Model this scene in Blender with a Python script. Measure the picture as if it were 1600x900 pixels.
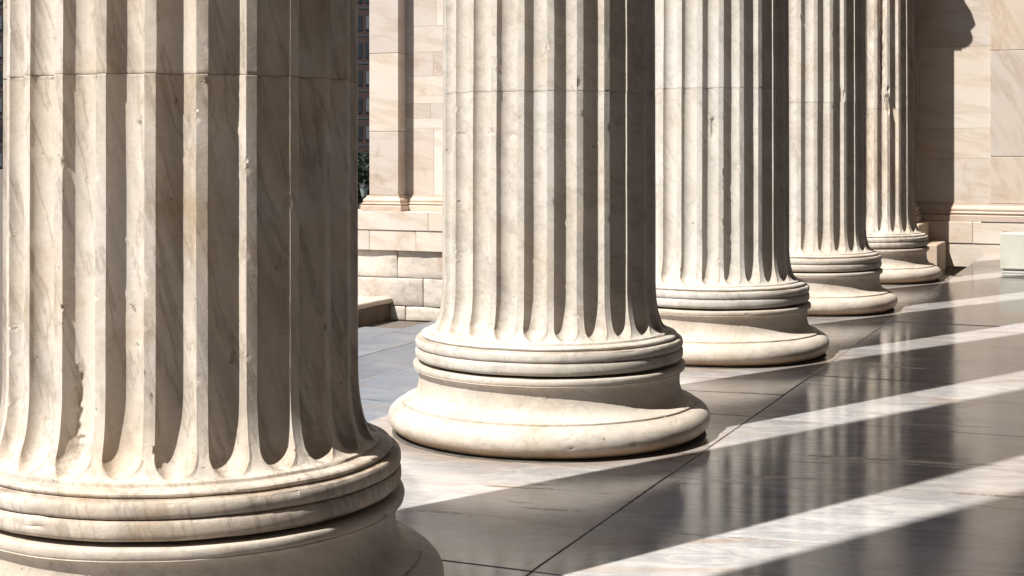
import bpy, math, random
import numpy as np
from mathutils import Vector

# ------------------------------------------------------------------ scene, camera, light
for o in list(bpy.data.objects):
    bpy.data.objects.remove(o)
SC = bpy.context.scene
COL = SC.collection
R = 0.5                      # shaft radius in metres; all coordinates below are in shaft radii
PITCH = 5.703                # column spacing
AZ, EL = math.radians(26.5), math.radians(54.5)

THETA = math.radians(23.17)
CAMU, CAMV, CAMZ, FPX, HORY = 5.08, -7.047, 2.65, 2283.0, 230.0
cam = bpy.data.cameras.new('camera')
co = bpy.data.objects.new('camera', cam)
COL.objects.link(co)
co.location = (CAMU*R, CAMV*R, CAMZ*R)
co.rotation_euler = (math.pi/2, 0, THETA)
cam.sensor_width = 36
cam.lens = FPX/1600*36
cam.shift_y = -(450-HORY)/1600
cam.clip_start = 0.05
cam.clip_end = 3000
SC.camera = co

W = bpy.data.worlds.new('World')
SC.world = W
W.use_nodes = True
wn = W.node_tree
bg = wn.nodes['Background']
sky = wn.nodes.new('ShaderNodeTexSky')
sky.sky_type = 'NISHITA'
sky.sun_disc = False
sky.sun_elevation = EL
sky.sun_rotation = math.pi+AZ
wn.links.new(sky.outputs[0], bg.inputs[0])
bg.inputs[1].default_value = 0.05

sl = bpy.data.lights.new('sun', 'SUN')
sl.energy = 5.0
sl.angle = math.radians(0.5)
sl.color = (1.0, 0.955, 0.88)
so = bpy.data.objects.new('sun', sl)
COL.objects.link(so)
so.rotation_euler = Vector((math.sin(AZ)*math.cos(EL), math.cos(AZ)*math.cos(EL), -math.sin(EL))).to_track_quat('-Z', 'Y').to_euler()

SC.view_settings.view_transform = 'Standard'
SC.view_settings.look = 'None'
SC.view_settings.exposure = 0.80
SC.view_settings.gamma = 1.0

# ------------------------------------------------------------------ helpers
def tag(o, label=None, cat=None, group=None, kind=None):
    if label: o['label'] = label
    if cat: o['category'] = cat
    if group: o['group'] = group
    if kind: o['kind'] = kind
    return o

def empty(name, loc=(0, 0, 0), rz=0):
    o = bpy.data.objects.new(name, None)
    COL.objects.link(o)
    o.location = [c*R for c in loc]
    o.rotation_euler = (0, 0, rz)
    o.empty_display_size = 0.1
    return o

def link(name, me, parent=None, loc=(0, 0, 0)):
    o = bpy.data.objects.new(name, me)
    COL.objects.link(o)
    o.location = [c*R for c in loc]
    if parent: o.parent = parent
    return o

def mesh_np(name, verts, faces, m, smooth=True, sharp=35, stain=None):
    """verts (n,3) in shaft radii, faces (k,4) int array or list"""
    me = bpy.data.meshes.new(name)
    v = np.asarray(verts, dtype=np.float32)*R
    f = np.asarray(faces, dtype=np.int32)
    k = f.shape[1]
    me.vertices.add(len(v))
    me.vertices.foreach_set('co', v.ravel())
    me.loops.add(f.size)
    me.loops.foreach_set('vertex_index', f.ravel())
    me.polygons.add(len(f))
    me.polygons.foreach_set('loop_start', np.arange(0, f.size, k, dtype=np.int32))
    me.polygons.foreach_set('use_smooth', np.full(len(f), smooth))
    me.update(calc_edges=True)
    me.validate()
    if smooth:
        me.set_sharp_from_angle(angle=math.radians(sharp))
    me.materials.append(m)
    if stain is not None:
        a = me.attributes.new('stain', 'FLOAT', 'POINT')
        a.data.foreach_set('value', np.clip(stain, 0, 1).astype(np.float32).ravel())
    return me

def _h(ix, iy, iz, s):
    n = (ix*374761393 + iy*668265263 + iz*2147483647 + s*1274126177) & 0xffffffff
    n = ((n ^ (n >> 13))*1274126177) & 0xffffffff
    n = ((n ^ (n >> 16))*2246822519) & 0xffffffff
    return ((n ^ (n >> 15)) & 0xffff)/65535.0*2-1

def noise(x, y, z, s=0):
    x, y, z = np.broadcast_arrays(x, y, z)
    fx, fy, fz = np.floor(x), np.floor(y), np.floor(z)
    ix, iy, iz = fx.astype(np.int64)+4000, fy.astype(np.int64)+4000, fz.astype(np.int64)+4000
    tx, ty, tz = x-fx, y-fy, z-fz
    tx, ty, tz = [t*t*(3-2*t) for t in (tx, ty, tz)]
    r = 0
    for a in (0, 1):
        for b in (0, 1):
            for c in (0, 1):
                w = (tx if a else 1-tx)*(ty if b else 1-ty)*(tz if c else 1-tz)
                r = r+w*_h(ix+a, iy+b, iz+c, s)
    return r

def grid_faces(nr, nc, wrap=True):
    i = np.arange(nr-1)[:, None]
    j = np.arange(nc if wrap else nc-1)[None, :]
    j2 = (j+1) % nc
    return np.stack([i*nc+j, i*nc+j2, (i+1)*nc+j2, (i+1)*nc+j], -1).reshape(-1, 4)

def block(x0, x1, y0, y1, z0, z1, bev=0.02, seed=0, rough=0.0, n=None):
    """box with chamfered, slightly worn edges: verts + quads (rounded-box grid)"""
    def axis(a, b, bv, k):
        mid = np.linspace(a+bv, b-bv, k+1)
        return np.concatenate([[a], mid, [b]])
    if n is None: n = (1, 1, 1)
    xs, ys, zs = axis(x0, x1, bev, n[0]), axis(y0, y1, bev, n[1]), axis(z0, z1, bev, n[2])
    dims = (len(xs), len(ys), len(zs))
    idx = {}
    V, F = [], []
    c = ((x0+x1)/2, (y0+y1)/2, (z0+z1)/2)
    def vid(i, j, k):
        key = (i, j, k)
        if key not in idx:
            p = [xs[i], ys[j], zs[k]]
            ends = [i in (0, dims[0]-1), j in (0, dims[1]-1), k in (0, dims[2]-1)]
            if sum(ends) > 1:           # pull edges and corners in
                for a in range(3):
                    if ends[a]:
                        p[a] += (0.35*bev if sum(ends) == 2 else 0.5*bev)*(1 if p[a] < c[a] else -1)
            idx[key] = len(V)
            V.append(p)
        return idx[key]
    def quads(n1, n2, fn, flip):
        for a in range(n1-1):
            for b in range(n2-1):
                q = [fn(a, b), fn(a+1, b), fn(a+1, b+1), fn(a, b+1)]
                F.append(q[::-1] if flip else q)
    X, Y, Z = dims
    quads(X, Y, lambda a, b: vid(a, b, 0), True); quads(X, Y, lambda a, b: vid(a, b, Z-1), False)
    quads(X, Z, lambda a, b: vid(a, 0, b), False); quads(X, Z, lambda a, b: vid(a, Y-1, b), True)
    quads(Y, Z, lambda a, b: vid(0, a, b), True); quads(Y, Z, lambda a, b: vid(X-1, a, b), False)
    V = np.array(V, float)
    if rough:
        d = noise(V[:, 0]*2.3, V[:, 1]*2.3, V[:, 2]*2.3, seed)+.6*noise(V[:, 0]*7, V[:, 1]*7, V[:, 2]*7, seed+1)
        e = noise(V[:, 0]*3+9, V[:, 1]*3, V[:, 2]*3, seed+2)
        V[:, 1] += rough*d
        V[:, 0] += rough*.5*e
        V[:, 2] += rough*.5*noise(V[:, 0]*3, V[:, 1]*3+5, V[:, 2]*3, seed+3)
    return V, np.array(F)

def add_block(name, m, parent, x0, x1, y0, y1, z0, z1, bev=0.02, **k):
    c = ((x0+x1)/2, (y0+y1)/2, (z0+z1)/2)
    V, F = block(x0, x1, y0, y1, z0, z1, bev, **k)
    V -= np.array(c)
    p = parent.location/R if parent else Vector((0, 0, 0))
    me = mesh_np(name, V, F, m, bool(k.get('rough')), 50)
    return link(name, me, parent, (c[0]-p[0], c[1]-p[1], c[2]-p[2]))

# ------------------------------------------------------------------ materials
ALB = 0.64     # overall reflectance of the stones
class N:
    def __init__(s, name):
        s.m = bpy.data.materials.new(name)
        s.m.use_nodes = True
        s.t = s.m.node_tree
        s.b = s.t.nodes['Principled BSDF']
        s.bumpn = None
    def node(s, typ, **kw):
        n = s.t.nodes.new(typ)
        for k, v in kw.items():
            if k.startswith('i_'):
                n.inputs[k[2:].replace('_', ' ')].default_value = v
            else:
                setattr(n, k, v)
        return n
    def l(s, a, b): s.t.links.new(a, b)
    def coords(s, scale=(1, 1, 1), rot=(0, 0, 0), random_offset=True):
        tc = s.node('ShaderNodeTexCoord')
        out = tc.outputs['Object']
        if random_offset:
            oi = s.node('ShaderNodeObjectInfo')
            mu = s.node('ShaderNodeVectorMath', operation='SCALE')
            cx = s.node('ShaderNodeCombineXYZ')
            mul = s.node('ShaderNodeMath', operation='MULTIPLY'); mul.inputs[1].default_value = 37.0
            s.l(oi.outputs['Random'], mul.inputs[0])
            for q in range(3): s.l(mul.outputs[0], cx.inputs[q])
            ad = s.node('ShaderNodeVectorMath', operation='ADD')
            s.l(out, ad.inputs[0]); s.l(cx.outputs[0], ad.inputs[1])
            out = ad.outputs[0]
        mp = s.node('ShaderNodeMapping')
        if any(rot):      # turn first, then stretch
            mp.vector_type = 'TEXTURE'; scale = tuple(1/q for q in scale)
        mp.inputs['Scale'].default_value = scale
        mp.inputs['Rotation'].default_value = rot
        s.l(out, mp.inputs[0])
        return mp.outputs[0]
    def noise(s, vec, scale, detail=6, rough=.6, dist=0):
        n = s.node('ShaderNodeTexNoise')
        n.inputs['Scale'].default_value = scale
        n.inputs['Detail'].default_value = detail
        n.inputs['Roughness'].default_value = rough
        n.inputs['Distortion'].default_value = dist
        s.l(vec, n.inputs['Vector'])
        return n.outputs['Fac']
    def ramp(s, fac, stops):
        r = s.node('ShaderNodeValToRGB')
        e = r.color_ramp.elements
        while len(e) < len(stops): e.new(.5)
        for q, (p, c) in zip(e, stops):
            q.position = p
            q.color = (c, c, c, 1) if not isinstance(c, tuple) else (*c, 1)
        s.l(fac, r.inputs[0])
        return r.outputs[0]
    def mix(s, fac, a, b, mode='MIX'):
        n = s.node('ShaderNodeMix', data_type='RGBA', blend_type=mode)
        for sock, v in ((n.inputs[0], fac), (n.inputs[6], a), (n.inputs[7], b)):
            if hasattr(v, 'is_output'): s.l(v, sock)
            elif isinstance(v, tuple): sock.default_value = (*v, 1)
            else: sock.default_value = v
        return n.outputs[2]
    def math(s, op, a, b=0.0, clamp=False):
        n = s.node('ShaderNodeMath', operation=op, use_clamp=clamp)
        for sock, v in ((n.inputs[0], a), (n.inputs[1], b)):
            if hasattr(v, 'is_output'): s.l(v, sock)
            else: sock.default_value = v
        return n.outputs[0]
    def bump(s, h, strength, dist):
        b = s.node('ShaderNodeBump')
        b.inputs['Strength'].default_value = strength
        b.inputs['Distance'].default_value = dist
        s.l(h, b.inputs['Height'])
        if s.bumpn: s.l(s.bumpn, b.inputs['Normal'])
        s.bumpn = b.outputs[0]
    def done(s, color, rough, spec=.5, alb=None):
        if hasattr(color, 'is_output') and alb is None: color = s.mix(1., color, (ALB, ALB, ALB), 'MULTIPLY')
        s.l(color, s.b.inputs['Base Color']) if hasattr(color, 'is_output') else setattr(s.b.inputs['Base Color'], 'default_value', (*color, 1))
        s.l(rough, s.b.inputs['Roughness']) if hasattr(rough, 'is_output') else setattr(s.b.inputs['Roughness'], 'default_value', rough)
        s.b.inputs['Specular IOR Level'].default_value = spec
        if s.bumpn: s.l(s.bumpn, s.b.inputs['Normal'])
        return s.m

def column_marble(name, white, cream, ochre_amt, vein_amt, tilt, foot=None):
    s = N(name)
    v = s.coords()
    vs = s.coords(scale=(3.2, 3.2, .38), rot=(math.radians(tilt), math.radians(-tilt*.8), 0))
    big = s.noise(v, 1.6, 5, .55, .3)
    c = s.mix(s.ramp(big, [(.35, 0.), (.68, 1.)]), white, cream)
    # soft grey veining that runs through the stone
    ve = s.noise(vs, 2.1, 8, .60, .35)
    c = s.mix(s.math('MULTIPLY', s.ramp(ve, [(.5, 0.), (.60, .75), (.66, .12), (.72, .8)]), vein_amt), c, (.30, .25, .21))
    thin = s.noise(s.coords(scale=(2.6, 2.6, .22), rot=(math.radians(tilt), math.radians(-tilt*.8), 0)), 3.0, 7, .6, .2)
    c = s.mix(s.math('MULTIPLY', s.ramp(thin, [(.47, 0.), (.5, 1.), (.52, 0.)]), vein_amt*.75), c, (.25, .19, .12))
    # ochre weathering
    oc = s.noise(v, 3.1, 9, .68, .4)
    c = s.mix(s.math('MULTIPLY', s.ramp(oc, [(.52, 0.), (.74, 1.)]), ochre_amt), c, (.56, .37, .19))
    gr = s.noise(s.coords(scale=(1, 1, .4)), 5, 9, .7, .2)
    c = s.mix(s.math('MULTIPLY', s.ramp(gr, [(.55, 0.), (.8, 1.)]), .45), c, (.30, .28, .25))
    if foot:
        tc = s.node('ShaderNodeTexCoord'); sp = s.node('ShaderNodeSeparateXYZ')
        s.l(tc.outputs['Object'], sp.inputs[0])
        zz = s.math('ADD', s.math('MULTIPLY', sp.outputs[2], 1/.055), s.math('MULTIPLY', s.noise(v, 9, 5), -1.0))
        f = s.ramp(zz, [(.0, 1.), (.75, 0.)])
        c = s.mix(s.math('MULTIPLY', f, foot), c, (.42, .27, .13))
    at = s.node('ShaderNodeAttribute', attribute_name='stain')
    stn = s.math('MULTIPLY', at.outputs['Fac'], s.ramp(s.noise(v, 16, 7, .7), [(.3, .35), (.62, 1.)]))
    c = s.mix(s.math('MULTIPLY', stn, .85), c, s.ramp(s.noise(v, 22, 6, .7), [(.35, (.30, .20, .12)), (.6, (.60, .42, .26))]))
    # fine speckle and pits
    sp2 = s.noise(v, 60, 4, .7)
    c = s.mix(.38, c, s.ramp(sp2, [(.3, .72), (.7, 1.1)]), 'MULTIPLY')
    pit = s.noise(v, 34, 3, .5)
    pm = s.ramp(pit, [(.71, 0.), (.75, 1.)])
    c = s.mix(s.math('MULTIPLY', pm, .6), c, (.18, .13, .09))
    s.bump(s.math('MULTIPLY', s.noise(v, 70, 6, .8), stn), .9, .012)
    s.bump(s.noise(v, 14, 8, .70), .35, .0032)
    s.bump(s.noise(v, 90, 5, .8), .6, .0018)
    s.bump(s.math('SUBTRACT', 1., pm), .5, .002)
    return s.done(c, s.ramp(s.noise(v, 14, 4), [(.3, .5), (.7, .8)]), .35)

M_COL = {
    1: column_marble('marble_shaft_warm', (.93, .855, .77), (.88, .745, .61), .58, .50, 13),
    2: column_marble('marble_shaft_white', (.875, .83, .775), (.82, .74, .64), .24, .30, 55),
    3: column_marble('marble_shaft_pale', (.875, .84, .79), (.82, .755, .67), .18, .28, 30),
}
M_BASE = column_marble('marble_base', (.87, .80, .72), (.80, .685, .565), .34, .26, 60, foot=.75)

def floor_marble(name, a, b, stain, rlo, rhi, vein, rotz, ring=False):
    s = N(name)
    v = s.coords()
    vs = s.coords(scale=(.85, 3.0, 1), rot=(0, 0, math.radians(rotz)))
    oi = s.node('ShaderNodeObjectInfo')
    big = s.noise(v, .9, 5, .6, .5)
    c = s.mix(s.ramp(big, [(.35, 0.), (.65, 1.)]), a, b)
    st = s.noise(vs, 2.6, 9, .62, .8)
    c = s.mix(s.math('MULTIPLY', s.ramp(st, [(.45, 0.), (.54, .9), (.60, .1), (.68, 1.)]), .62), c, vein)
    mot = s.noise(v, 7, 10, .78, .3)
    c = s.mix(s.math('MULTIPLY', s.ramp(mot, [(.46, 0.), (.62, 1.)]), .34), c, vein)
    st2 = s.noise(vs, 8, 8, .7, .4)
    c = s.mix(s.math('MULTIPLY', s.ramp(st2, [(.45, 0.), (.7, 1.)]), .28), c, vein)
    oc = s.noise(vs, 1.3, 7, .6, 1.2)
    c = s.mix(s.math('MULTIPLY', s.ramp(oc, [(.54, 0.), (.7, 1.)]), stain), c, (.42, .24, .11))
    if ring:      # rusty run-off stain round the foot of every column
        ge = s.node('ShaderNodeNewGeometry'); sp = s.node('ShaderNodeSeparateXYZ')
        s.l(ge.outputs['Position'], sp.inputs[0])
        yy = s.math('SUBTRACT', s.math('FLOORED_MODULO', s.math('ADD', sp.outputs[1], PITCH*R/2), PITCH*R), PITCH*R/2)
        dd = s.math('SQRT', s.math('ADD', s.math('MULTIPLY', sp.outputs[0], sp.outputs[0]), s.math('MULTIPLY', yy, yy)))
        dd = s.math('ADD', dd, s.math('MULTIPLY', s.noise(v, 5, 6), .16))
        c = s.mix(s.math('MULTIPLY', s.ramp(dd, [(.76, 1.), (.96, 0.)]), .6), c, (.52, .33, .18))
    # dark open seams in the stone
    sm = s.noise(s.coords(scale=(.35, 4.2, 1), rot=(0, 0, math.radians(rotz-8))), 2.3, 6, .55, .5)
    seam = s.math('MULTIPLY', s.ramp(sm, [(.655, 0.), (.69, 1.)]), s.ramp(s.noise(v, 40, 3), [(.4, 0.), (.55, 1.)]))
    c = s.mix(s.math('MULTIPLY', seam, .8), c, (.05, .035, .025))
    pm = s.ramp(s.noise(v, 26, 3, .5), [(.735, 0.), (.77, 1.)])
    c = s.mix(s.math('MULTIPLY', pm, .7), c, (.07, .05, .04))
    tone = s.ramp(oi.outputs['Random'], [(0., .80), (1., 1.08)])
    c = s.mix(1., c, tone, 'MULTIPLY')
    s.bump(s.noise(v, 2.2, 3, .5), .03, .004)
    s.bump(s.noise(s.coords(scale=(1., 1.6, 1)), 30, 6, .7), .16, .0012)
    s.bump(s.math('SUBTRACT', 1., seam), .6, .003)
    rg = s.math('ADD', s.ramp(s.noise(v, 1.6, 9, .72), [(.35, rlo), (.7, rhi)]), s.math('MULTIPLY', pm, .3))
    return s.done(c, rg, .5)

M_FLOOR = floor_marble('marble_floor', (.77, .755, .75), (.71, .67, .63), .60, .05, .18, (.36, .36, .40), 14, ring=True)
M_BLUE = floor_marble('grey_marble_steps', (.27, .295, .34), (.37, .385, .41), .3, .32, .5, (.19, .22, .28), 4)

def wall_marble(name, a, b, vein, va, rot, rough_bump, dirt):
    s = N(name)
    v = s.coords()
    oi = s.node('ShaderNodeObjectInfo')
    big = s.noise(v, .9, 6, .6, .6)
    c = s.mix(s.ramp(big, [(.35, 0.), (.65, 1.)]), a, b)
    vs = s.coords(scale=(.5, 1, 2.8), rot=(0, math.radians(rot), 0))
    c = s.mix(s.math('MULTIPLY', s.ramp(s.noise(vs, 2.0, 9, .62, .45), [(.48, 0.), (.6, 1.), (.66, .2), (.74, .9)]), va), c, vein)
    oc = s.noise(v, 1.7, 8, .65, .8)
    c = s.mix(s.math('MULTIPLY', s.ramp(oc, [(.56, 0.), (.72, 1.)]), .5), c, (.50, .30, .16))
    c = s.mix(s.math('MULTIPLY', s.ramp(s.noise(v, 5, 9, .75, .3), [(.52, 0.), (.7, 1.)]), dirt), c, (.16, .12, .09))
    c = s.mix(1., c, s.ramp(oi.outputs['Random'], [(0., (.86, .84, .85)), (.5, (1., .96, .92)), (1., (1.06, 1.05, 1.04))]), 'MULTIPLY')
    s.bump(s.noise(v, 6, 8, .7), rough_bump, .02)
    s.bump(s.noise(v, 40, 5, .7), .3, .004)
    return s.done(c, .6, .35)

M_WALL = wall_marble('marble_wall', (.85, .755, .665), (.87, .82, .76), (.66, .52, .40), .5, 9, .08, .05)
M_ROUGH = wall_marble('weathered_wall_stone', (.82, .77, .70), (.76, .70, .63), (.56, .48, .41), .4, 30, .7, .40)
M_PINK = wall_marble('pink_marble_moulding', (.78, .62, .50), (.80, .68, .58), (.60, .44, .33), .4, 4, .12, .1)
M_TAN = wall_marble('tan_plinth_stone', (.74, .60, .46), (.70, .57, .45), (.52, .40, .29), .3, 10, .2, .1)
M_GREEN = wall_marble('pale_green_marble', (.78, .83, .74), (.84, .86, .80), (.62, .68, .60), .5, 60, .15, .1)
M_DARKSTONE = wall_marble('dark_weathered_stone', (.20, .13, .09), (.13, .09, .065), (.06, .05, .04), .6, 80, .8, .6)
M_INNER = wall_marble('inner_wall_panel', (.68, .60, .54), (.62, .54, .49), (.5, .43, .38), .4, 10, .2, .1)
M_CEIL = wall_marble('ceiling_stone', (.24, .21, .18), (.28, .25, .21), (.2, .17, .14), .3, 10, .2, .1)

def plain(name, col, rough, scale=8, var=.3, spec=.4):
    s = N(name)
    v = s.coords()
    f = s.noise(v, scale, 6, .65)
    c = s.mix(s.ramp(f, [(.3, 0.), (.7, 1.)]), tuple(k*(1-var) for k in col), tuple(min(1, k*(1+var)) for k in col))
    s.bump(f, .3, .01)
    return s.done(c, rough, spec)

M_MORTAR = plain('dark_joint_bed', (.045, .036, .03), .9)
M_RING = plain('grey_mortar', (.12, .105, .09), .9, 30)
M_SOIL = plain('pale_gravel_ground', (.20, .17, .14), .9, 20)
M_BRICK = plain('red_brown_cladding', (.045, .022, .02), .7, 3, .2)
M_BAND = plain('dark_concrete_band', (.035, .04, .05), .6, 3, .2)
M_GLASS = plain('dark_window_glass', (.012, .018, .028), .12, 2, .3, .6)
M_BLIND = plain('grey_window_blind', (.10, .11, .125), .6, 3, .3)
M_BARK = plain('bark', (.08, .055, .04), .9, 14)
M_LEAF = plain('leaf_green', (.03, .048, .03), .6, 6, .4)
M_LAMP = plain('street_lamp_glass', (.30, .40, .38), .2, 3, .1)
M_IRON = plain('dark_iron', (.02, .02, .022), .5, 8)

# ------------------------------------------------------------------ pixel helper: where a sight line meets a column
def on_column(px, py, v0, rad):
    cu, sv = math.cos(THETA), math.sin(THETA)
    X, Z = (px-800)/FPX, 1.0
    du, dv, dz = X*cu-Z*sv, X*sv+Z*cu, -(py-HORY)/FPX
    ou, ov = CAMU, CAMV-v0
    a = du*du+dv*dv; b = 2*(ou*du+ov*dv); c = ou*ou+ov*ov-rad*rad
    t = (-b-math.sqrt(max(0, b*b-4*a*c)))/(2*a)
    return math.atan2(ov+t*dv, ou+t*du), CAMZ+t*dz

# ------------------------------------------------------------------ columns
def arc(cr, cz, rr, rz, a0, a1, n):
    t = np.radians(np.linspace(a0, a1, n))
    return [(cr+rr*math.cos(a), cz+rz*math.sin(a)) for a in t]

BASE_PROF = ([(1.0, .0), (1.36, .0), (1.375, .012), (1.40, .020)]
             + arc(1.355, .152, .148, .132, -72, 72, 22)
             + [(1.385, .284), (1.372, .288), (1.372, .304), (1.366, .309)]
             + [(1.340, .315), (1.302, .329), (1.268, .351), (1.243, .382), (1.230, .42), (1.222, .46), (1.219, .50), (1.221, .54), (1.229, .572), (1.240, .590), (1.257, .596)]
             + [(1.266, .600)] + arc(1.260, .632, .012, .028, -70, 78, 9)
             + [(1.250, .662), (1.15, .663), (.9, .664)])
def band(rin, rout, z0, z1, n=11, p=.55):
    # flattened half round: rout in the middle, rin at the two quirks
    o = []
    for t in np.linspace(-1, 1, n):
        t = math.sin(t*math.pi/2)
        o.append((rin+(rout-rin)*(1-abs(t)**2.6)**p, (z0+z1)/2+t*(z1-z0)/2))
    return o
REED_PROF = ([(.9, .681), (1.175, .681), (1.205, .685), (1.226, .690), (1.231, .697)]
             + band(1.236, 1.253, .700, .797)
             + [(1.228, .7985), (1.228, .8005)]
             + band(1.234, 1.252, .802, .886)
             + [(1.214, .888), (1.198, .889), (1.198, .892)]
             + arc(1.172, .914, .030, .020, -60, 80, 7)
             + [(1.160, .936), (1.134, .939), (1.131, .955), (1.119, .9625)])

def shaft_r(z):
    """shaft profile above the apophyge"""
    z = np.asarray(z, float)
    t = np.clip((1.42-z)/(1.42-.9625), 0, 1)
    flare = .119*(1-np.sqrt(np.clip(1-(t)**2.3, 0, 1)))**1.0
    taper = np.where(z > 1.4, -(np.clip(z-1.4, 0, 30)/18.6)**1.5*.13, 0)
    return 1.0+flare+taper

NF, SEG = 24, 13
HALF = math.radians(7.5)*.775       # half width of a flute
def flute_layout():
    s = np.sin(np.linspace(-math.pi/2, math.pi/2, SEG))      # dense towards the arrises
    C, S, K, Q = [], [], [], []
    for k in range(NF):
        for q in s:
            C.append(k*2*math.pi/NF); S.append(q); K.append(k); Q.append(0)
        for q in (.2, .5, .8):
            C.append(k*2*math.pi/NF); S.append(1+min(q, 1-q)); K.append(k); Q.append(q)
    return np.array(C), np.array(S), np.array(K), np.array(Q)

def flute_angles(phase, w=.04):
    C, S, K, Q = flute_layout()
    e = HALF*w
    return C+phase+np.where(Q == 0, S*e, e+Q*(2*math.pi/NF-2*e))

def fluted(z, phase, seed, gouges, zend=None, wear=1.0):
    C, S, K, Q = flute_layout()
    Zg = np.repeat(z[:, None], len(C), 1)
    Sg, Kg, Qg, Cg = [np.broadcast_to(a, Zg.shape) for a in (S, K, Q, C)]
    rp = shaft_r(z)[:, None]*np.ones_like(Zg)
    ins = Qg == 0
    # rounded channel end: the channel narrows to nothing
    zb = .958+.016*noise(K*1.7, 0*K, 0*K+.5, seed+5)[None, :]*np.ones_like(Zg)
    hw = .112
    t = np.clip((zb+hw-Zg)/hw, 0, 4)
    if zend is not None:
        t = np.maximum(t, np.clip((Zg-zend+hw)/hw, 0, 4))
    w = np.sqrt(np.clip(1-t**2, 0, 1))
    e = HALF*np.maximum(w, .04)
    side = np.where(ins, np.sign(Sg), 1)
    wob = .10*noise(Kg*3.3+side*.7, Zg*2.2, 0*Zg, seed+1)+.05*noise(Kg*5.3+side*.9, Zg*9, 0*Zg, seed+2)
    e = e*(1+wob*.17*wear*w)
    Ag = Cg+phase+np.where(ins, Sg*e, e+Qg*(2*math.pi/NF-2*e))
    depth = .088+.005*noise(Kg*2.1, Zg*.5, 0*Zg, seed+8)
    r = rp-depth*w**.7*np.where(ins, np.sqrt(np.clip(1-Sg**2, 0, 1)), 0)
    # nicked arrises
    edge = np.exp(-((np.abs(Sg)-1)/.22)**2)*w
    edge = np.exp(-((np.abs(Sg)-1)/.10)**2)*w
    ch = noise(Kg*7.1+side*2, Zg*11, 0*Zg, seed+3)*.55+noise(Kg*3.1+side*2, Zg*34, 0*Zg, seed+4)*.55
    nk = np.clip((ch-.60)*4, 0, 1)
    r = r-edge*nk*.016*wear
    fl_ = np.where(ins, np.clip(1-t, 0, 1)*0+1, 0)*np.clip(1-np.abs(Zg-.99)/.16, 0, 1)*(w > .05)
    rim = np.exp(-((np.abs(Sg)-.93)/.10)**2)*ins
    S_ = .45*fl_*(.4+.6*np.abs(Sg)*ins)+.30*rim*w*np.clip(1-(Zg-1.)/.5, 0, 1)+.35*edge*nk
    ux, uy = np.cos(Ag), np.sin(Ag)
    r = r+.0012*noise(ux*5, uy*5, Zg*3, seed+6)+.0006*noise(ux*30, uy*30, Zg*22, seed+7)
    for (ga, gz, wa, wz, d, sl) in gouges:
        da = (Ag-ga-sl*(Zg-gz)+math.pi) % (2*math.pi)-math.pi
        q = (da/wa)**2+((Zg-gz)/wz)**2
        n1 = noise(ux*24, uy*24, Zg*10, seed+11); n2 = noise(ux*70, uy*70, Zg*36, seed+12)
        gm = np.clip((1-q+.55*n1)*2.6, 0, 1)*(q < 1.9)
        r = r-d*gm*(.75+.3*n2)
        S_ = S_+gm*(.35+.4*n2)
    return np.stack([r*ux, r*uy, Zg], -1), S_

def lathe_rows(prof, A, seed, wear):
    P = np.array(prof)
    Ag = np.broadcast_to(A, (len(P), len(A)))
    r = P[:, :1]*np.ones_like(Ag); z = P[:, 1:]*np.ones_like(Ag)
    ux, uy = np.cos(Ag), np.sin(Ag)
    n1 = noise(ux*6, uy*6, z*9, seed); n2 = noise(ux*26, uy*26, z*26, seed+1)
    nick = np.clip((noise(ux*17, uy*17, z*24, seed+2)*.6+noise(ux*48, uy*48, z*40, seed+3)*.6-.60)*2, 0, 1)
    r = r+wear*(.0018*n1+.0008*n2-.016*nick)
    z = z+wear*.0025*noise(ux*7, uy*7, z*2, seed+4)*(P[:, 1:] > .03)
    return np.stack([r*ux, r*uy, z], -1)

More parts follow.
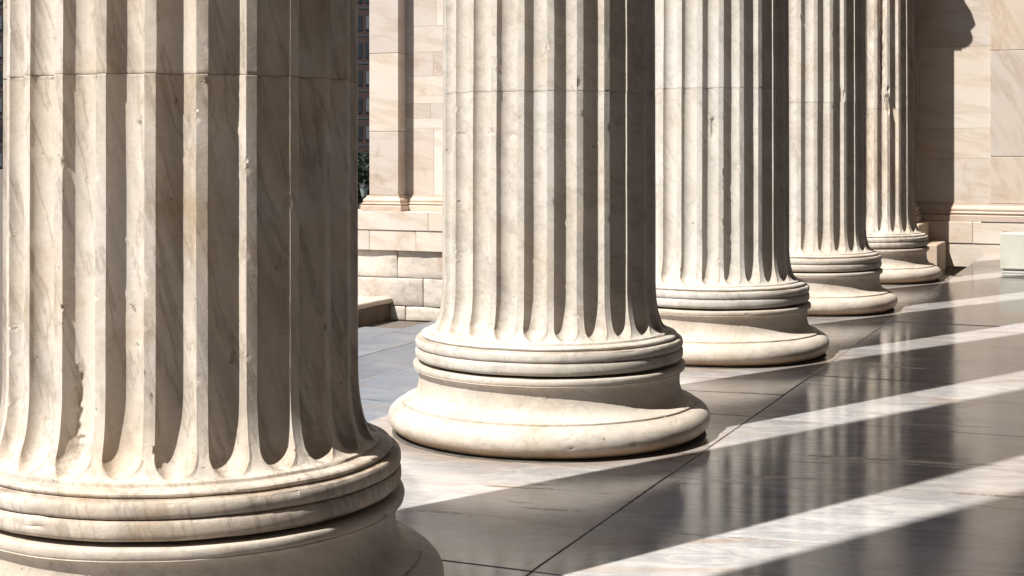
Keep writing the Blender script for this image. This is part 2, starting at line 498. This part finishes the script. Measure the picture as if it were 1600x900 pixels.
def make_column(v0, seed, joint, mat, label, phase_deg=0., gouges_px=(), du=0., detail=1.0):
    root = empty('column', (du, v0, 0))
    tag(root, label, 'column', 'fluted marble columns of the portico')
    phase = -math.pi/2+math.radians(phase_deg)
    gs = []
    for (px, py, wpx, hpx, d, sl) in gouges_px:
        a, z = on_column(px-du*60, py, v0, 1.0 if py < 600 or v0 > 2 else 1.05)
        a2, z2 = on_column(px-du*60+wpx, py+hpx, v0, 1.02)
        gs.append((a, z, abs(a2-a), abs(z2-z), d, sl))
    A = np.linspace(0, 2*math.pi, 400, endpoint=False)
    V = lathe_rows(BASE_PROF, A, seed*13, 1.)
    nr = len(BASE_PROF)
    bz = V[:, :1, 2]; ux = np.cos(A)[None, :]; uy = np.sin(A)[None, :]
    SB = sum(a*np.exp(-((bz-q)/h)**2) for a, q, h in ((.9, .296, .010), (.5, .592, .010), (.8, .02, .045), (.4, .672, .01)))*(.65+.5*noise(ux*5, uy*5, bz*0+.3, seed+70))
    me = mesh_np('base', V.reshape(-1, 3), grid_faces(nr, len(A)), M_BASE, True, 40, stain=SB)
    link('base', me, root)
    a3 = np.linspace(0, 2*math.pi, 96, endpoint=False)
    rr = 1+.006*noise(np.cos(a3)*5, np.sin(a3)*5, 0*a3, seed+90)
    RV = np.concatenate([np.stack([q*rr*np.cos(a3), q*rr*np.sin(a3), np.full(96, h)], -1) for q, h in ((1.30, .012), (1.445, .010), (1.462, .002), (1.464, -.003))])
    link('mortar_ring', mesh_np('mortar_ring', RV, grid_faces(4, 96)[:, ::-1], M_RING), root)
    # lower drum with the reeded roll cut on its foot
    AF = flute_angles(phase)
    V1 = lathe_rows(REED_PROF, AF, seed*17, 1.1)
    z = np.concatenate([.9625+np.linspace(0, 1, int(64*detail))**1.15*.40, np.arange(1.38, joint-.01, .022/detail), [joint-.008, joint-.0012]])
    z[0] += .002
    V2, S2 = fluted(z, phase, seed*19, gs)
    S2[-2:] += .15
    V2[-1, :, :2] *= .998
    V = np.concatenate([V1, V2], 0)
    gz = V1[:, :1, 2]
    SG = sum(np.exp(-((gz-q)/.007)**2) for q in (.80, .889, .945, .700, .683))*np.ones((1, len(AF)))*(.55+.35*noise(np.cos(AF)*4, np.sin(AF)*4, 0*AF, seed))
    me = mesh_np('drum', V.reshape(-1, 3), grid_faces(len(V), len(AF)), mat, True, 32, stain=np.concatenate([SG, S2], 0))
    d1 = link('drum', me, root)
    top = joint+3.4
    z = np.concatenate([[joint+.0012, joint+.008], np.arange(joint+.03, top, .03/detail)])
    V2, S2 = fluted(z, phase+math.radians(.15), seed*23, gs)
    V2[0, :, :2] *= .998
    S2[:2] += .15
    me = mesh_np('drum', V2.reshape(-1, 3), grid_faces(len(V2), len(AF)), mat, True, 32, stain=S2)
    link('drum', me, root)
    z = np.array([top-.02]+[top+.01]+list(np.linspace(top+.6, 18.4, 10))+[18.6, 18.7, 18.76, 18.8, 19.0])
    V3, _ = fluted(z, phase, seed*29, [], zend=18.85)
    me = mesh_np('drum', V3.reshape(-1, 3), grid_faces(len(V3), len(AF)), mat, True, 32)
    link('drum', me, root)
    # Ionic capital: echinus, volutes either side and abacus
    cap = [(.86, 18.98), (.92, 19.03), (.98, 19.1), (1.12, 19.2), (1.16, 19.3), (1.05, 19.4)]
    a2 = np.linspace(0, 2*math.pi, 64, endpoint=False)
    Vc = [np.stack([p[0]*np.cos(a2), p[0]*np.sin(a2), np.full(64, p[1])], -1) for p in cap]
    VV = [np.concatenate(Vc)]; FF = [grid_faces(len(cap), 64)]; off = len(VV[0])
    for sx in (-1, 1):
        t = np.linspace(0, 2*math.pi, 24, endpoint=False)
        rows = []
        for yy, rr in ((-1.05, .02), (-1.05, .40), (-.9, .44), (-.2, .30), (.2, .30), (.9, .44), (1.05, .40), (1.05, .02)):
            rows.append(np.stack([sx*1.02+rr*np.cos(t), np.full(24, yy), 19.22+rr*np.sin(t)], -1))
        VV.append(np.concatenate(rows)); FF.append(grid_faces(8, 24)+off); off += 8*24
    bv, bf = block(-1.25, 1.25, -1.15, 1.15, 19.4, 19.7, .04)
    VV.append(bv); FF.append(bf+off)
    me = mesh_np('capital', np.concatenate(VV), np.concatenate(FF), mat, True, 35)
    link('capital', me, root)
    return root

make_column(0, 1, 3.03, M_COL[1], 'nearest, largest marble column, cut off by the left picture edge, its broken flute ends and ochre stains in view', 3.2,
[(97, 650, 12, 75, .034, -.02), (104, 706, 16, 22, .034, 0), (372, 562, 6, 12, .02, 0), (26, 640, 7, 50, .03, 0)], detail=1.5)
make_column(PITCH, 2, 3.14, M_COL[2], 'white marble column second from the left, its whole round base in view on the floor', 0,
            [(975, 192, 4, 10, .04, 0), (905, 132, 3, 14, .04, 0), (762, 205, 9, 3, .014, 0), (800, 210, 10, 3, .014, 0), (716, 206, 8, 3, .01, 0)])
make_column(2*PITCH-.03, 3, 3.38, M_COL[3], 'third column from the left, with a chipped arris halfway up its shaft', 0,
            [(1154, 262, 4, 11, .022, 0), (1158, 232, 2, 12, .015, 0), (1115, 200, 4, 20, .03, 0)])
make_column(3*PITCH, 4, 3.36, M_COL[2], 'fourth marble column, between the chipped one and the farthest one', 0, [(1318, 150, 4, 12, .03, 0)])
make_column(4*PITCH+.1, 5, 3.40, M_COL[1], 'farthest and smallest column, standing in front of the shaded back wall, a dark crack up its shaft', 0,
            [(1380, 60, 4, 90, .05, 0), (1388, 160, 4, 25, .05, 0)])
make_column(-PITCH, 6, 3.2, M_COL[2], 'column beside the viewer, out of the frame, casting the nearest shadow across the floor', 0, detail=.5)

# ------------------------------------------------------------------ portico floor of slabs
SV = PITCH/2
fl = empty('portico_floor', (0, 0, 0)); tag(fl, kind='structure')
add_block('bed', M_MORTAR, fl, -1.70, 8.0, -14, 24.2, -.5, -.09, .01)
add_block('bed', M_MORTAR, fl, 1.62, 8.0, 24.2, 30.6, -.9, -.09, .01)
rng = random.Random(4)
JL, JC = .0045, .0030          # half joint widths
vj = [1.4+SV*k for k in range(-6, 9)]
vj = vj[:-1]+[24.25]
for (u0, u1) in ((-1.76, 1.60), (1.60, 4.62), (4.62, 8.0)):
    for a, b in zip(vj[:-1], vj[1:]):
        dz = rng.uniform(-.005, .005)
        jl, jr = JL*rng.uniform(.8, 1.5), JL*rng.uniform(.8, 1.5)
        add_block('slab', M_FLOOR, fl, u0+jl, u1-jr, a+JC*rng.uniform(.7, 1.5), b-JC*rng.uniform(.7, 1.5), -.1, dz, .006)
for (u0, u1) in ((1.60, 4.62), (4.62, 8.0)):
    for a, b in ((24.25, 27.3), (27.3, 30.55)):
        add_block('slab', M_FLOOR, fl, u0+JL, u1-JL, a+JC, b-JC, -.1, rng.uniform(-.003, .003), .01)

# front steps of grey marble going down to the left
st = empty('front_steps', (-1.76, 0, 0))
tag(st, 'broad blue-grey marble steps going down between the two nearest columns', 'steps')
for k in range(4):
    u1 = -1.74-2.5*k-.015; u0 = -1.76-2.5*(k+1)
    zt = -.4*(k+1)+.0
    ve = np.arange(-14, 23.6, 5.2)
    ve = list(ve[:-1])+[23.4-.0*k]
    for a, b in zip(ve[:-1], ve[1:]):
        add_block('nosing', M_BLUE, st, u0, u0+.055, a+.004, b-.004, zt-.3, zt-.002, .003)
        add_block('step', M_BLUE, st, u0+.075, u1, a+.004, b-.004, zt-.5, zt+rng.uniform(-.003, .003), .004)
# riser blocks of the floor edge
for a in np.arange(-14, 24.2, 3.82):
    add_block('step', M_FLOOR, st, -1.757, -1.60, a+.004, min(a+3.82, 24.2)-.004, -.55, -.103, .01)

# ------------------------------------------------------------------ end wall with pilasters
WV = 30.6
wl = empty('end_wall', (0, WV, 0))
tag(wl, 'pink and cream marble wall closing the far end behind the columns', 'wall')
add_block('core', M_MORTAR, wl, -14.6, 9.5, WV+.12, WV+1.5, .8, 21, .02)
add_block('core', M_MORTAR, wl, -24, -8.1, WV-.38, WV+.11, -2.4, .79, .02)
add_block('core', M_MORTAR, wl, -24, 9.5, WV+.12, WV+1.5, -2.4, .795, .02)
def course(z0, z1, joints, m, proud=0., bev=.012, rough=0., seed=0, d=.4, n=(1, 1, 1)):
    for i, (a, b) in enumerate(zip(joints[:-1], joints[1:])):
        pr = proud+rng.uniform(-.003, .003)
        g = .007 if rough else .002
        add_block('block', m, wl, a+g, b-g, WV-pr, WV+d, z0+g, z1-g, bev, rough=rough, seed=seed+i*7, n=n)
def js(start, step, end=9.5, jit=0.1):
    o = [-14.6]; x = start
    while x < end-step*.5:
        if x > -14.2: o.append(x+rng.uniform(-jit, jit))
        x += step
    return o+[end]
# rough foundation courses (z from the photograph's joints); left part stands forward under the corner pilaster
def foot(z0, z1, left, right, m, pr, **k):
    course(z0, z1, left, m, .50+pr, **k)
    course(z0, z1, right, m, pr, **k)
foot(-2.3, -1.88, [-24, -20.1, -17.0, -14.1, -11, -8], js(-7.9, 2.2)[1:], M_ROUGH, .06, bev=.03, rough=.03, seed=3, n=(8, 1, 3))
foot(-1.88, -1.08, [-24, -21, -18.6, -16.2, -13.95+.42, -12.1, -10, -8], [-8, -6.9, -5.2, -3.4, -1.5, .3, 1.9, 3.6, 5.5, 7.4, 9.5], M_ROUGH, .06, bev=.03, rough=.03, seed=41, n=(8, 1, 5))
foot(-1.08, -.30, [-24, -20, -17, -14.35, -12.0, -9.9, -8], [-8, -5.8, -3.8, -1.7, .2, 1.2, 3.2, 5.2, 7.3, 9.5], M_ROUGH, .06, bev=.025, rough=.022, seed=83, n=(8, 1, 5))
foot(-.30, .28, [-24, -20.4, -17.8, -15.2, -13.7, -11.0, -8], [-8, -6.0, -3.9, -1.8, .4, 2.2, 4.5, 7.0, 9.5], M_WALL, .18, bev=.012)
foot(.28, .82, [-24, -20.4, -16.9, -13.3, -8], js(-7.9, 3.1)[1:], M_WALL, .21, bev=.015)
# base moulding: extruded profile that steps round the pilasters
def moulding(name, m, parent, path, prof, z0):
    """path: (u,v) corners walked left to right, prof: (out, z) pairs"""
    P = np.array(path, float); n = len(P)
    rows = []
    for i in range(n):
        d0 = P[i]-P[i-1] if i else P[1]-P[0]
        d1 = P[i+1]-P[i] if i < n-1 else P[-1]-P[-2]
        d0 = d0/np.hypot(*d0); d1 = d1/np.hypot(*d1)
        n0 = np.array([d0[1], -d0[0]]); n1 = np.array([d1[1], -d1[0]])
        mm = n0+n1; mm = mm/(mm@n0)
        rows.append([(P[i][0]+mm[0]*o, P[i][1]+mm[1]*o, z0+z) for o, z in prof])
    V = np.array(rows).reshape(-1, 3)
    k = len(prof)
    F = grid_faces(n, k, False)[:, ::-1]
    pl = parent.location/R
    return link(name, mesh_np(name, V-np.array(pl), F, m, True, 25), parent)
MP = [(.02, 0), (.16, 0), (.17, .01), (.17, .14), (.155, .155), (.12, .165), (.12, .18), (.145, .19), (.155, .21), (.145, .23), (.11, .24), (.105, .26),
      (.115, .27), (.12, .30), (.11, .33), (.08, .36), (.05, .385), (.04, .41), (.04, .44), (.0, .445)]
moulding('base_moulding', M_PINK, wl, [(-15.32, WV+1), (-15.32, WV-.5), (-14.36, WV-.5), (-14.36, WV), (-.2, WV)], MP, .82)
moulding('base_moulding', M_PINK, wl, [(0.0, WV), (1.72, WV), (1.72, WV-.06), (3.6, WV-.06), (3.6, WV), (9.4, WV)], MP, .82)
# ashlar courses
for x0, x1, zc, L in ((-14.6, -8., [1.265, 3.2, 3.48, 3.91, 4.69, 5.39, 6.13, 7.0, 7.9, 8.8, 9.6], 2.7), (-8., 9.5, [1.265, 2.37, 3.12, 5.14, 7.2, 9.6], 3.4)):
    for i, (a, b) in enumerate(zip(zc[:-1], zc[1:])):
        c_ = [x0]; x = x0+L*(.35+.5*(i % 2))+rng.random()*.3
        while x < x1-.6:
            c_.append(x); x += L+rng.uniform(-.2, .2)
        course(a, b, c_+[x1], M_WALL, 0, .003)
add_block('upper_wall', M_WALL, wl, -14.6, 9.5, WV, WV+.4, 9.605, 21, .02)

M_STAIN = wall_marble('ochre_stained_marble', (.84, .72, .60), (.84, .77, .69), (.60, .44, .31), .45, 62, .12, .12)
def pilaster(label, u0, u1, vf, z0, joints, m, vb):
    p = empty('pilaster', ((u0+u1)/2, vf, z0))
    tag(p, label, 'pilaster')
    for a, b in zip(joints[:-1], joints[1:]):
        add_block('block', m, p, u0, u1, vf+rng.uniform(-.004, .004), vb, a+.004, b-.004, .012)
    return p
p1 = pilaster('slender marble pilaster at the open left corner of the end wall', -15.3, -14.36, WV-.5, -2.3, [1.265, 3.1, 5.35, 7.6, 10, 21], M_WALL, WV+1.4)
p2 = pilaster('ochre-stained flat marble pilaster at the right end of the back wall', 1.76, 3.55, WV-.05, .9, [1.262, 2.42, 5.02, 7.8, 10, 21], M_STAIN, WV-.008)

# pier behind the farthest column: stepped foot, moulded base, shaft with an added unseen top
pr = empty('corner_pier', (-1.2, 29.5, -2.3))
tag(pr, 'tan stone pier with a stepped foot, mostly hidden behind the farthest column', 'pier')
PF = 28.45
add_block('footing', M_TAN, pr, -3.4, .73, PF+.25, WV-.07, -.36, .335, .02)
add_block('footing', M_TAN, pr, -3.4, .70, PF+.28, WV-.07, -2.3, -.37, .02)
add_block('footing', M_TAN, pr, -3.1, .33, PF+.05, WV-.04, .345, .81, .02)
moulding('base_moulding', M_PINK, pr, [(-2.9, WV-.02), (-2.9, PF+.25), (-.02, PF+.25), (-.02, WV-.03)], MP, .82)
for a, b in ((.83, 3.0), (3.0, 5.2), (5.2, 7.4), (7.4, 9.3)):
    add_block('block', M_WALL, pr, -2.88, -.03, PF+.26, WV-.01, a+.004, b-.004, .015)
# added unseen top: plain block and side profile shaped to cast the curled wall shadow
add_block('capital', M_WALL, pr, -3.0, .02, PF+.2, WV-.005, 9.31, 10.8, .03)  # made-up block above the frame that carries the shadow profile
BR = [(-.2, 8.45), (-.03, 8.50), (.07, 8.51), (.17, 8.56), (.25, 8.66), (.265, 8.76), (.23, 8.85), (.17, 8.92), (.27, 8.99), (.33, 9.08), (.23, 9.25), (.10, 9.45), (.05, 9.8), (.05, 10.7), (-.2, 10.7)]
rows = [[(a*q+(1-q)*0, yy, z) for a, z in BR] for yy, q in ((28.42, .0), (28.42, 1.), (28.62, 1.), (28.62, .0))]
link('shadow_caster', mesh_np('shadow_caster', np.array(rows).reshape(-1, 3)-np.array((-1.2, 29.5, -2.3)), grid_faces(4, len(BR)), M_WALL), pr)  # out-of-view piece, added only for the shadow it throws on the wall

# pale green block at the right edge
gb = empty('marble_block', (3.3, 25.6, 0))
tag(gb, 'pale green polished marble block on the floor at the right picture edge', 'block')
add_block('block', M_GREEN, gb, 2.42, 4.4, 25.3, 25.95, .085, .84, .02)
add_block('plinth', M_GREEN, gb, 2.50, 4.32, 25.37, 25.9, .045, .0845, .006)
add_block('plinth', M_GREEN, gb, 2.45, 4.38, 25.33, 25.93, .003, .0445, .008)

# low pedestal by the pilaster on the left
pd = empty('stair_pedestal', (-17, 28, -2.3))
tag(pd, 'low dark stone pedestal under a white slab, before the left corner pilaster', 'pedestal')
add_block('slab', M_WALL, pd, -21, -14.5, 24.5, WV-.08, -1.81, -1.64, .05, rough=.025, seed=5, n=(16, 22, 2))
add_block('body', M_DARKSTONE, pd, -20.9, -14.56, 24.6, WV-.09, -2.35, -1.805, .05, rough=.08, seed=8, n=(10, 12, 3))

# ------------------------------------------------------------------ roof over the portico and inner wall
en = empty('portico_roof', (0, 0, 19.7))
tag(en, 'marble entablature and ceiling carried by the columns, above the frame', 'roof')
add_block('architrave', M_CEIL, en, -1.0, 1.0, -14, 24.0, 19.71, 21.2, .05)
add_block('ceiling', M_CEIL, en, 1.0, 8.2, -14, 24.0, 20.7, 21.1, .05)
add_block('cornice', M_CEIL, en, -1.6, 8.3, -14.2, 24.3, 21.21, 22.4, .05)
add_block('fill_blocker_wall', M_INNER, en, 1.1, 8.2, -13.9, -13.0, -.4, 20.68, .03)  # unseen wall added behind the camera to cut the fill light
iw = empty('inner_wall', (8.0, 8, 0))
tag(iw, 'long inner wall of the portico, right of the frame', 'wall')
for k in range(9):
    add_block('panel', M_INNER, iw, 8.02, 8.8, -14+4.9*k+.01, -14+4.9*(k+1)-.01, -.4, 20.68, .03)

# ------------------------------------------------------------------ ground, far building, tree, lamp
V = np.array([(-3000, -3000, -2.31), (3000, -3000, -2.31), (3000, 3000, -2.31), (-3000, 3000, -2.31)], float)
tag(link('ground', mesh_np('ground', V, [(0, 1, 2, 3)], M_SOIL, False)), kind='structure')

def cam_pt(px, dist, z=0.):
    """ground point at camera depth dist along picture column px (metres/R units)"""
    X = (px-800)/FPX*dist
    return CAMU+X*math.cos(THETA)-dist*math.sin(THETA), CAMV+X*math.sin(THETA)+dist*math.cos(THETA), z
D = 330.0
bx, by, _ = cam_pt(300, D)
bd = empty('office_building', (bx, by, -2.3), THETA)
tag(bd, 'tall red-brown office building with dark windows, seen in the gap between column and pilaster', 'building')
def bpart(name, m, x0, x1, y0, y1, z0, z1):
    V, F = block(x0, x1, y0, y1, z0, z1, .05)
    return link(name, mesh_np(name, V, F, m, False), bd)
pxr = D/FPX                       # radii per picture pixel there
hwid = 345*pxr
bpart('wall', M_BRICK, -hwid, hwid, 0, 30, 0, 52)
FH = 43*pxr
nfl, nw = 8, 36
ww = 2*hwid/nw
Vw, Fw = block(-ww*.36, ww*.36, -.12, .05, -FH*.27, FH*.27, .02)
wme = mesh_np('window', Vw, Fw, M_GLASS, False)
Vb, Fb = block(-ww*.30, ww*.02, -.2, -.125, -FH*.22, FH*.25, .02)
bme = mesh_np('blind', Vb, Fb, M_BLIND, False)
zref = 2.3+CAMZ+(230-122)*pxr      # a window row centre at picture row 122
for j in range(-5, 4):
    zz = zref+j*FH
    bpart('band', M_BAND, -hwid-.1, hwid+.1, -.06, -.002, zz-FH*.5, zz-FH*.42)
    for i in range(nw):
        if 8 <= i <= 27 and True:
            if (i % 2): continue
        w = link('window', wme, bd, (-hwid+(i+.5)*ww, 0, zz))
        if rng.random() < .7:
            b = link('blind', bme, w, (0, 0, 0))

def tree(px, dist, h, cw, zc0, seed, label):
    rg = np.random.default_rng(seed)
    x, y, _ = cam_pt(px, dist)
    t_ = empty('tree', (x, y, -2.3)); tag(t_, label, 'tree')
    segs = 8
    pts = [(0, 0, 0, .35), (.1, .05, h*.3, .28), (-.1, .1, h*.6, .18), (0, 0, h*.92, .05)]
    rows = []
    for (a, b, c, r_) in pts:
        t = np.linspace(0, 2*math.pi, segs, endpoint=False)
        rows.append(np.stack([a+r_*np.cos(t), b+r_*np.sin(t), np.full(segs, c)], -1))
    VV = [np.concatenate(rows)]; FF = [grid_faces(4, segs)]; off = 4*segs
    tips = []
    for k in range(16):
        a = rg.uniform(0, 6.28); z0 = h*rg.uniform(.3, .85); L = cw*rg.uniform(.5, .95)*(1.1-z0/h*.6)
        e = np.array([L*math.cos(a), L*math.sin(a), z0+L*.5]); s0 = np.array([0, 0, z0])
        tips += [s0+(e-s0)*q for q in (.5, .75, 1.)]
        rr = []
        for q, r_ in ((0, .12), (1, .02)):
            c = s0+(e-s0)*q
            t = np.linspace(0, 2*math.pi, 5, endpoint=False)
            rr.append(np.stack([c[0]+r_*np.cos(t), c[1]+r_*np.sin(t), np.full(5, c[2])], -1))
        VV.append(np.concatenate(rr)); FF.append(grid_faces(2, 5)+off); off += 10
    link('trunk', mesh_np('trunk', np.concatenate(VV), np.concatenate(FF), M_BARK), t_)
    tips = np.array(tips); nl = 9000
    c = tips[rg.integers(0, len(tips), nl)]+rg.normal(0, cw*.17, (nl, 3))
    a = rg.normal(0, 1, (nl, 3)); a /= np.linalg.norm(a, axis=1)[:, None]
    b = np.cross(a, rg.normal(0, 1, (nl, 3))); b /= np.linalg.norm(b, axis=1)[:, None]
    s_ = rg.uniform(.12, .26, (nl, 1))
    V = np.stack([c-a*s_, c+b*s_*.5, c+a*s_, c-b*s_*.5], 1).reshape(-1, 3)
    link('crown', mesh_np('crown', V, np.arange(nl*4).reshape(-1, 4), M_LEAF, False), t_)
tree(552, 95, 4.4, 2.0, 0, 3, 'dark green leafy tree beyond the open left corner of the end wall')
# street lamp in front of the tree
lx, ly, _ = cam_pt(568.5, 70)
lp = empty('street_lamp', (lx, ly, -2.3)); tag(lp, 'small lantern street lamp glimpsed left of the corner pilaster', 'street lamp')
def lathe(name, m, prof, parent, n=20):
    a = np.linspace(0, 2*math.pi, n, endpoint=False)
    V = np.concatenate([np.stack([r_*np.cos(a), r_*np.sin(a), np.full(n, z_)], -1) for r_, z_ in prof])
    return link(name, mesh_np(name, V, grid_faces(len(prof), n), m), parent)
zl = 2.3+CAMZ-(297-230)*70/FPX
lathe('pole', M_IRON, [(.22, 0), (.2, .2), (.07, .35), (.055, zl-.45), (.12, zl-.4), (.12, zl-.32), (.0, zl-.32)], lp)
lathe('lantern', M_LAMP, [(.10, zl-.32), (.20, zl+.12), (.18, zl+.16)], lp)
lathe('cap', M_IRON, [(.24, zl+.15), (.16, zl+.25), (.04, zl+.32), (.0, zl+.4)], lp)
